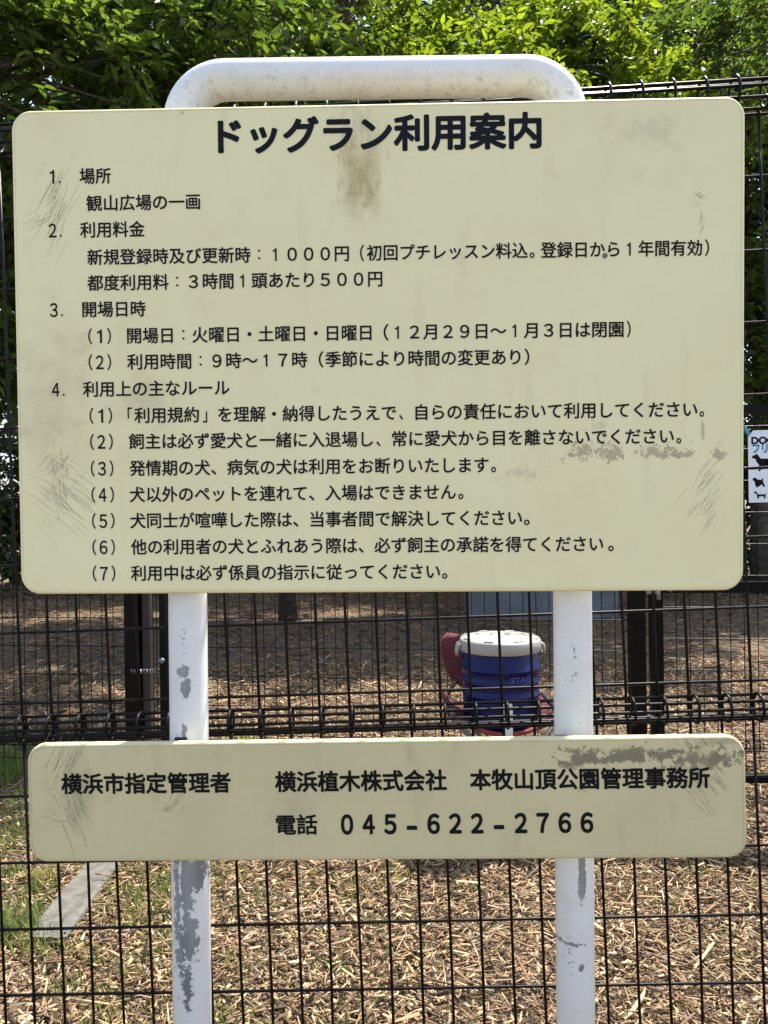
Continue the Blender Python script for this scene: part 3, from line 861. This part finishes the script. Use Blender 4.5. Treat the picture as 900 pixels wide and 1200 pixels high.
PD = 1.0
SIGN = thing('notice_sign', 'cream notice boards with Japanese dog run rules on a white pipe frame', 'sign', (-0.004, PD, 0))
SL = SIGN.location.copy()
def pipe_frame():
    d = PD
    def leg(u0, v0, u1, v1, z):
        a = P(u0, v0, d); b = P(u1, v1, d); t = (z - a.z) / (b.z - a.z)
        return a + (b - a) * t
    zt = P(450, 91.5, d).z
    slope = (P(560, 88.0, d).z - P(300, 91.5, d).z) / (P(560, 88, d).x - P(300, 91.5, d).x)
    lb = leg(221, 700, 226, 1200, -0.25); lt = leg(221, 700, 226, 1200, zt)
    rb = leg(673, 700, 676, 1200, -0.25); rt = leg(673, 700, 676, 1200, zt)
    mid = (lt.x + rt.x) / 2
    lt.z = zt + slope * (lt.x - mid) ; rt.z = zt + slope * (rt.x - mid)
    lt.x -= 0.0015; rt.x -= 0.004
    pts = [lb, lb + (lt - lb) * 0.5]
    r = 0.058
    def fil(c, p, q, n=12):
        a = (p - c).normalized(); b = (q - c).normalized()
        s, e = c + a * r, c + b * r
        out = []
        o = c + (a + b) * r
        for k in range(n + 1):
            t = k / n * math.pi / 2
            out.append(o - b * r * math.cos(t) - a * r * math.sin(t))
        return out
    pts += fil(lt, lb, rt)
    for k in range(1, 8): pts.append(lt + (rt - lt) * (0.13 + 0.74 * k / 8))
    pts += fil(rt, lt, rb)
    pts += [rb + (rt - rb) * 0.5, rb]
    m = MB(); m.tube(pts, 0.0247, 40)
    return m.build('pipe_frame', pipe_material(SL), SIGN, SL)
pipe_frame()
M_UP = upper_material(); M_LO = lower_material()
ub = board_mesh('notice_board', 0.9, 0.6006, 0.0245, M_UP, SIGN, UP_C, UP_R)
ub['label'] = 'large cream rules board'
TY = FACE_Y - 0.0004
text_line([('ドッグラン利用案内', -0.19276, 0.20387)], 0.2632, 0.0452, 0.035, TY, M_INK, ub)
for z, segs in UPPER_LINES:
    run = []
    for sg in segs:
        if sg[0][0] in '1234(' and sg[0][-1] in '.)':
            w = sg[2] - sg[1]; x = sg[1]
            dg = chr(ord(sg[0].strip('().')) - ord('0') + ord('０'))
            nar = 0.62 if dg == '１' else 1.0
            if sg[0][0] == '(':
                cs = [('（', x, x + w * .17), (dg, x + w * (.5 - .18 * nar), x + w * (.5 + .17 * nar), 0.0222), ('）', x + w * .83, x + w)]
            else:
                cs = [(dg, x + w * .27 - w * .27 * nar, x + w * .27 + w * .30 * nar, 0.0222), ('.', x + w * .82, x + w * .95, 0.0203)]
            text_line(cs, z, 0.0203, 0.015, TY, M_INK, ub)
        elif sg[0] == '（' and run:
            text_line(run, z, 0.0206, 0.017, TY, M_INK, ub); run = [sg]
        else: run.append(sg)
    text_line(run, z, 0.0206, 0.017, TY, M_INK, ub)
scratches(ub, UP_C, UP_R, [
    (68, 245, 20, 50, -0.45, 1, 44, 38, 0.15), (50, 262, 14, 16, -0.9, 0.6, 10, 20, 0.2),
    (80, 580, 34, 34, 0.85, 0.72, 46, 40, 0.2), (72, 555, 12, 46, 0.15, 1, 30, 22, 0.1), (70, 545, 30, 30, -0.6, 0.8, 24, 18, 0.1),
    (822, 575, 24, 46, -0.62, 0.85, 40, 30, 0.05), (818, 231, 8, 8, 0.75, 0.6, 9, 14, 0.0), (821, 262, 4, 12, -0.2, 1, 8, 16, 0.1),
    (213, 133, 5, 3, 0.1, 1, 5, 5, 0), (60, 470, 30, 60, 1, 0.1, 16, 12, 0.2), (765, 160, 40, 20, 0.6, 1, 10, 9, 0.1)], M_SCR)
lb_ = board_mesh('contact_board', 0.9 * SLO, 0.1512 * SLO, 0.0236, M_LO, SIGN, LO_C, LO_R)
lb_['label'] = 'narrow olive cream board with telephone number'
for tx in (('横浜市指定管理者', -0.40561, -0.18813), ('横浜植木株式会社', -0.13208, 0.08345), ('本牧山頂公園管理事務所', 0.11212, 0.40584)):
    text_line([(tx[0], tx[1] * SLO, tx[2] * SLO)], 0.0247 * SLO, 0.0272 * SLO, 0.030, TY, M_INK_B, lb_)
text_line([('電話', -0.13209 * SLO, -0.0796 * SLO)], -0.0294 * SLO, 0.0266 * SLO, 0.022, TY, M_INK_B, lb_)
segs = []
phone = '045-622-2766'
adv = 0.02703
for i, ch in enumerate(phone):
    cx = -0.0424 + adv * i
    if ch == '-': segs.append((ch, (cx - 0.0066) * SLO, (cx + 0.0066) * SLO, 0.032 * SLO))
    else: segs.append((chr(ord(ch) - ord('0') + ord('０')), (cx - 0.0078) * SLO, (cx + 0.0078) * SLO, 0.0312 * SLO))
text_line(segs, -0.0294 * SLO, 0.0266, 0.036, TY, M_INK_B, lb_)
scratches(lb_, LO_C, LO_R, [
    (78, 895, 30, 26, -0.42, 1, 34, 32, 0.2), (88, 950, 14, 40, 0.35, 1, 46, 30, -0.2), (60, 940, 22, 44, 1, 0.3, 20, 12, 0.2),
    (203, 936, 12, 6, -0.6, 1, 9, 20, 0.1), (815, 872, 28, 12, 0.55, 0.85, 26, 20, 0.1), (822, 915, 26, 30, 0.68, 0.74, 50, 26, 0.15), (683, 925, 6, 6, 0.8, 0.6, 4, 12, 0)], M_SCR_D)
M_CLAMP = plain('rusty_clamp', (0.035, 0.030, 0.027), 0.6, 0.5, 0.4, 90)
for u, v in ((212, 868.5), (657, 866.0)):
    m = MB(); p = P(u, v, PD - 0.026)
    m.box(Vector((p.x, PD - 0.0262, p.z)) - SL, (0.015, 0.006, 0.009))
    m.box(Vector((p.x, PD - 0.0262, p.z - 0.012)) - SL, (0.011, 0.004, 0.016))
    m.build('clamp', M_CLAMP, SIGN)

# ------------------------------------------------------------------ drinks cooler on a red folding chair
M_BLUE = plain('blue_plastic', (0.0016, 0.0042, 0.072), 0.36, 0, 0.12, 14, 0.05)
M_BLUE.node_tree.nodes['Principled BSDF'].inputs['Specular IOR Level'].default_value = 0.3
M_LID = plain('white_plastic', (0.33, 0.32, 0.285), 0.45, 0, 0.08, 20)
CC = P(586.5, 800, 2.66); CX, CY = CC.x, CC.y
cool = thing('drinks_cooler', 'blue drum drinks cooler with white lid and tap standing on red chair', 'cooler', (CX, CY, 0.370))
cool.scale = (1, 1, 0.965)
m = MB()
rr = 0.133
m.lathe([(0, 0.0), (rr - .014, 0.0), (rr - .006, 0.006), (rr - .004, 0.03), (rr - .003, 0.095), (rr - .0035, 0.104), (rr + .001, 0.106), (rr + .001, 0.110), (rr - .003, 0.112), (rr - .002, 0.150),
         (rr + .0022, 0.152), (rr + .0022, 0.156), (rr - .002, 0.158), (rr - .001, 0.195), (rr + .003, 0.197), (rr + .003, 0.202), (rr - .001, 0.204), (rr, 0.255), (rr - .006, 0.262), (0, 0.262)], (0, 0, 0), 64)
body = m.build('body', M_BLUE, cool)
co, fs = text_mesh('STAG', 0.01)
a, b = co[:, 0].min(), co[:, 0].max()
m = MB()
th0, th1 = R(6), R(39)
vs = []
for p in co:
    th = th0 + (p[0] - a) / (b - a) * (th1 - th0)
    vs.append(((rr + 0.0012) * math.sin(th), -(rr + 0.0012) * math.cos(th), 0.166 + p[1] * 0.026))
m.add(vs, fs)
vs2 = []
m.build('lettering', plain('raised_blue', (0.06, 0.08, 0.30), 0.25), body)
m = MB()
m.lathe([(rr - .004, 0.258), (rr + .005, 0.258), (rr + .007, 0.262), (rr + .0065, 0.294), (rr + .002, 0.301), (rr - .006, 0.304), (rr - .035, 0.305), (rr - .038, 0.302), (rr - .045, 0.302), (rr - .050, 0.306), (0.045, 0.308), (0.042, 0.304), (0.02, 0.304), (0.0, 0.305)], (0, 0, 0), 64)
lid = m.build('lid', M_LID, cool)
for a_ in (200, 245, 290, 335, 20, 65, 110, 155):
    m = MB()
    m.box((math.cos(R(a_)) * (rr - .008), math.sin(R(a_)) * (rr - .008), 0.304), (0.03, 0.012, 0.005), Matrix.Rotation(R(a_ + 90), 3, 'Z'))
    m.build('lid_lug', M_LID, lid)
for s in (-1, 1):
    m = MB()
    x = s * (rr + 0.006)
    m.tube([(x - s * .006, -0.020, 0.285), (x + s * .006, -0.022, 0.278), (x + s * .010, -0.022, 0.258), (x + s * .010, -0.010, 0.242), (x + s * .010, 0.010, 0.242), (x + s * .010, 0.022, 0.258), (x + s * .006, 0.022, 0.278), (x - s * .006, 0.020, 0.285)], 0.0055, 8)
    m.build('handle', M_LID, cool)
M_TAP = plain('grey_white_tap', (0.62, 0.63, 0.60), 0.4, 0, 0.05)
m = MB()
m.box((0, -(rr + 0.012), 0.058), (0.030, 0.030, 0.062)); m.box((0, -(rr + 0.018), 0.094), (0.028, 0.014, 0.012))
m.lathe([(0.011, -0.022), (0.016, -0.012), (0.017, 0.010), (0.015, 0.03)], (0, -(rr + 0.014), 0.0), 20)
m.build('tap', M_TAP, cool)

M_RED = plain('red_canvas', (0.085, 0.011, 0.015), 0.8, 0, 0.2, 30, 0.3)
M_RED_D = plain('faded_red_trim', (0.20, 0.035, 0.03), 0.7, 0, 0.2, 30, 0.2)
M_LEG = plain('grey_chair_tube', (0.11, 0.10, 0.095), 0.4, 0.5, 0.15, 30)
ch = thing('folding_chair', 'small red canvas folding camp chair with grey crossed legs under the cooler', 'chair', (CX, CY, 0))
def sheet(name, fn, nu, nv, thick, mat, parent):
    m = MB()
    for side in (0, 1):
        base = len(m.v)
        for j in range(nv + 1):
            for i in range(nu + 1):
                p = Vector(fn(i / nu, j / nv))
                e = 1e-3
                du = Vector(fn(min(1, i / nu + e), j / nv)) - Vector(fn(max(0, i / nu - e), j / nv)); dv = Vector(fn(i / nu, min(1, j / nv + e))) - Vector(fn(i / nu, max(0, j / nv - e)))
                nrm = du.cross(dv).normalized()
                m.v.append(tuple(p + nrm * thick * (0.5 if side else -0.5)))
        for j in range(nv):
            for i in range(nu):
                q = (base + j * (nu + 1) + i, base + j * (nu + 1) + i + 1, base + (j + 1) * (nu + 1) + i + 1, base + (j + 1) * (nu + 1) + i)
                m.f.append(q if side else q[::-1]); m.sm.append(True)
    n = (nu + 1) * (nv + 1)
    edge = [i for i in range(nu + 1)] + [j * (nu + 1) + nu for j in range(1, nv + 1)] + [nv * (nu + 1) + i for i in range(nu - 1, -1, -1)] + [j * (nu + 1) for j in range(nv - 1, 0, -1)]
    for k in range(len(edge)):
        a_, b_ = edge[k], edge[(k + 1) % len(edge)]
        m.f.append((a_, b_, b_ + n, a_ + n)); m.sm.append(False)
    return m.build(name, mat, parent)
def seat(s, t):
    x = -0.178 + 0.356 * s; y = -0.13 + 0.27 * t
    return (x, y, 0.428 - 0.061 * (1 - (2 * s - 1) ** 2) - 0.006 * (1 - t))
st = sheet('seat', seat, 16, 8, 0.006, M_RED, ch)
m = MB(); m.tube([seat(i / 16, 0) for i in range(17)], 0.008, 8); m.build('seat_trim', M_RED_D, st)
def back(s, t):
    x = -0.188 + 0.16 * s + 0.05 * (1 - t) ** 2.5 * (1 - s); z = 0.455 + 0.185 * t
    rc = 0.03 * (2 * abs(t - 0.5)) ** 6
    x = x + rc * (1 - 2 * s)
    return (x, 0.15 + 0.05 * t + 0.02 * (2 * s - 1) ** 2, z - 0.0 * s)
bk = sheet('backrest', back, 12, 12, 0.014, M_RED, ch)
m = MB(); m.tube([back(0, j / 12) for j in range(13)], 0.007, 8); m.build('back_trim', M_RED_D, bk)
for s in (-1, 1):
    for fb, y in ((-1, -0.15), (1, 0.15)):
        m = MB()
        m.tube([(s * 0.178, y, 0.428), (s * 0.0, y * 1.05, 0.21), (-s * 0.20, y * 1.1, 0.0)], 0.0085, 8)
        m.build('leg', M_LEG, ch)
for s in (-1, 1):
    m = MB(); m.tube([(s * 0.178, -0.14, 0.428), (s * 0.178, 0.15, 0.428)], 0.009, 8); m.build('side_rail', M_LEG, ch)
for q in (((-0.178, 0.15, 0.42), (-0.135, 0.17, 0.48)), ((0.178, 0.15, 0.42), (-0.03, 0.17, 0.48))):
    m = MB(); m.tube(q, 0.008, 8); m.build('back_support', M_LEG, ch)
# arm flap hanging on the left side
def flap(s, t): return (-0.183 - 0.010 * math.sin(t * 3), -0.10 + 0.22 * s, 0.405 + 0.055 * t)
sheet('arm_panel', flap, 6, 5, 0.006, M_RED, ch)

# ------------------------------------------------------------------ dog breed poster on the far gate
M_PAPER = plain('laminated_white', (0.74, 0.80, 0.86), 0.35, 0, 0.03, 8)
pz1, pz0 = P(877, 504.5, 2.88).z, P(877, 589, 2.88).z
pc = P(877, 547, 2.88)
post = thing('dog_notice', 'white laminated notice with black dog silhouettes tied to the far gate', 'notice', (pc.x, pc.y, (pz0 + pz1) / 2), (0, 0, math.atan2(X2.y, X2.x)))
ph = (pz1 - pz0)
PW = 0.40
m = MB()
cut = 0.020
outl = [(0, -ph / 2), (PW, -ph / 2), (PW, ph / 2 - cut), (PW - cut, ph / 2), (cut, ph / 2), (0, ph / 2 - cut)]
m.v = [(x, -0.0006, z) for x, z in outl] + [(x, 0.0006, z) for x, z in outl]
m.f = [tuple(range(6)), tuple(range(11, 5, -1))] + [(i, i + 6, (i + 1) % 6 + 6, (i + 1) % 6) for i in range(6)]
m.sm = [False] * len(m.f)
sheet_o = m.build('sheet', M_PAPER, post)
kk = 2.88 / 900
def px2(u, v): return ((u - 877) * kk, (547 - v) * kk - 0.0)
def seg(t, u0, u1, vc, h):
    return (t, px2(u0, 0)[0], px2(u1, 0)[0], h * kk)
text_line([seg('DOG', 880.5, 906, 516, 11.3)], px2(0, 516.3)[1], 0.03, 0.05, -0.0012, M_INK_B, sheet_o, 'lettering')
M_TEAL = plain('teal_ink', (0.008, 0.11, 0.19), 0.5)
M_PALE = plain('pale_blue_ink', (0.22, 0.52, 0.68), 0.5)
text_line([seg('フリー', 881.5, 910, 526, 12.5)], px2(0, 526)[1], 0.03, 0.055, -0.0010, M_PALE, sheet_o, 'lettering')
text_line([seg('フリー', 882, 909.5, 526, 12)], px2(0, 526)[1], 0.03, 0.012, -0.0014, M_TEAL, sheet_o, 'lettering')
DOG1 = [(881, 536), (882, 534.3), (884, 533.8), (885.5, 532.6), (887.5, 533), (888.5, 535), (891, 538), (897, 538.6), (905, 538.3), (908, 537), (911, 535), (910, 539), (908.5, 541), (908.5, 550), (906, 553), (904.5, 552), (906, 549), (904, 545), (898, 544.8), (892.5, 545), (891.8, 550), (889, 553), (887.6, 552.2), (889.6, 549.5), (888.6, 545), (886, 542), (885, 538.5), (883.5, 537.6), (881.6, 537.6)]
DOG2 = [(881.2, 562.5), (882.5, 560.3), (885, 560.2), (886.2, 562), (891, 563), (892.5, 561), (893.4, 561.5), (893, 565), (894.6, 568.5), (895, 571), (893, 571), (891.8, 568), (890, 566.6), (887.5, 567.4), (887, 571.4), (885, 571.4), (885.3, 566.4), (884, 564), (882, 563.8)]
DOG3 = [(882.5, 577.5), (884.5, 576), (886, 577), (887, 579.6), (893, 579.8), (897.5, 579), (895.5, 580.6), (895.4, 584.5), (893.8, 584.8), (893.4, 582), (888.6, 582.2), (888, 584.8), (886.4, 584.8), (886.2, 581.6), (885, 578.6), (883, 578.6)]
def dog(outline, du=0, dv=0):
    m = MB()
    bm = bmesh.new()
    vs = [bm.verts.new((px2(u + du, 0)[0], -0.0010, px2(0, v + dv)[1])) for u, v in outline]
    f = bm.faces.new(vs)
    bmesh.ops.triangulate(bm, faces=[f])
    me = bpy.data.meshes.new('dog_silhouette'); bm.to_mesh(me); bm.free()
    me.materials.append(M_INK_B)
    o = bpy.data.objects.new('dog_silhouette', me); COL.objects.link(o); o.parent = sheet_o
dog(DOG1); dog(DOG2); dog(DOG3); dog(DOG2, 17.5, -4.5); dog(DOG3, 20, 1); dog(DOG1, 42, 0); dog(DOG2, 40, 3); dog(DOG3, 60, 0)
m = MB()
m.tube([(0.004, -0.003, ph / 2 - 0.018), (-0.006, -0.006, ph / 2 + 0.004), (-0.012, 0.012, ph / 2 + 0.018), (-0.004, 0.022, ph / 2 + 0.004), (0.004, 0.006, ph / 2 - 0.016)], 0.0045, 6)
m.build('cable_tie', plain('blue_tie', (0.10, 0.36, 0.52), 0.4), post)
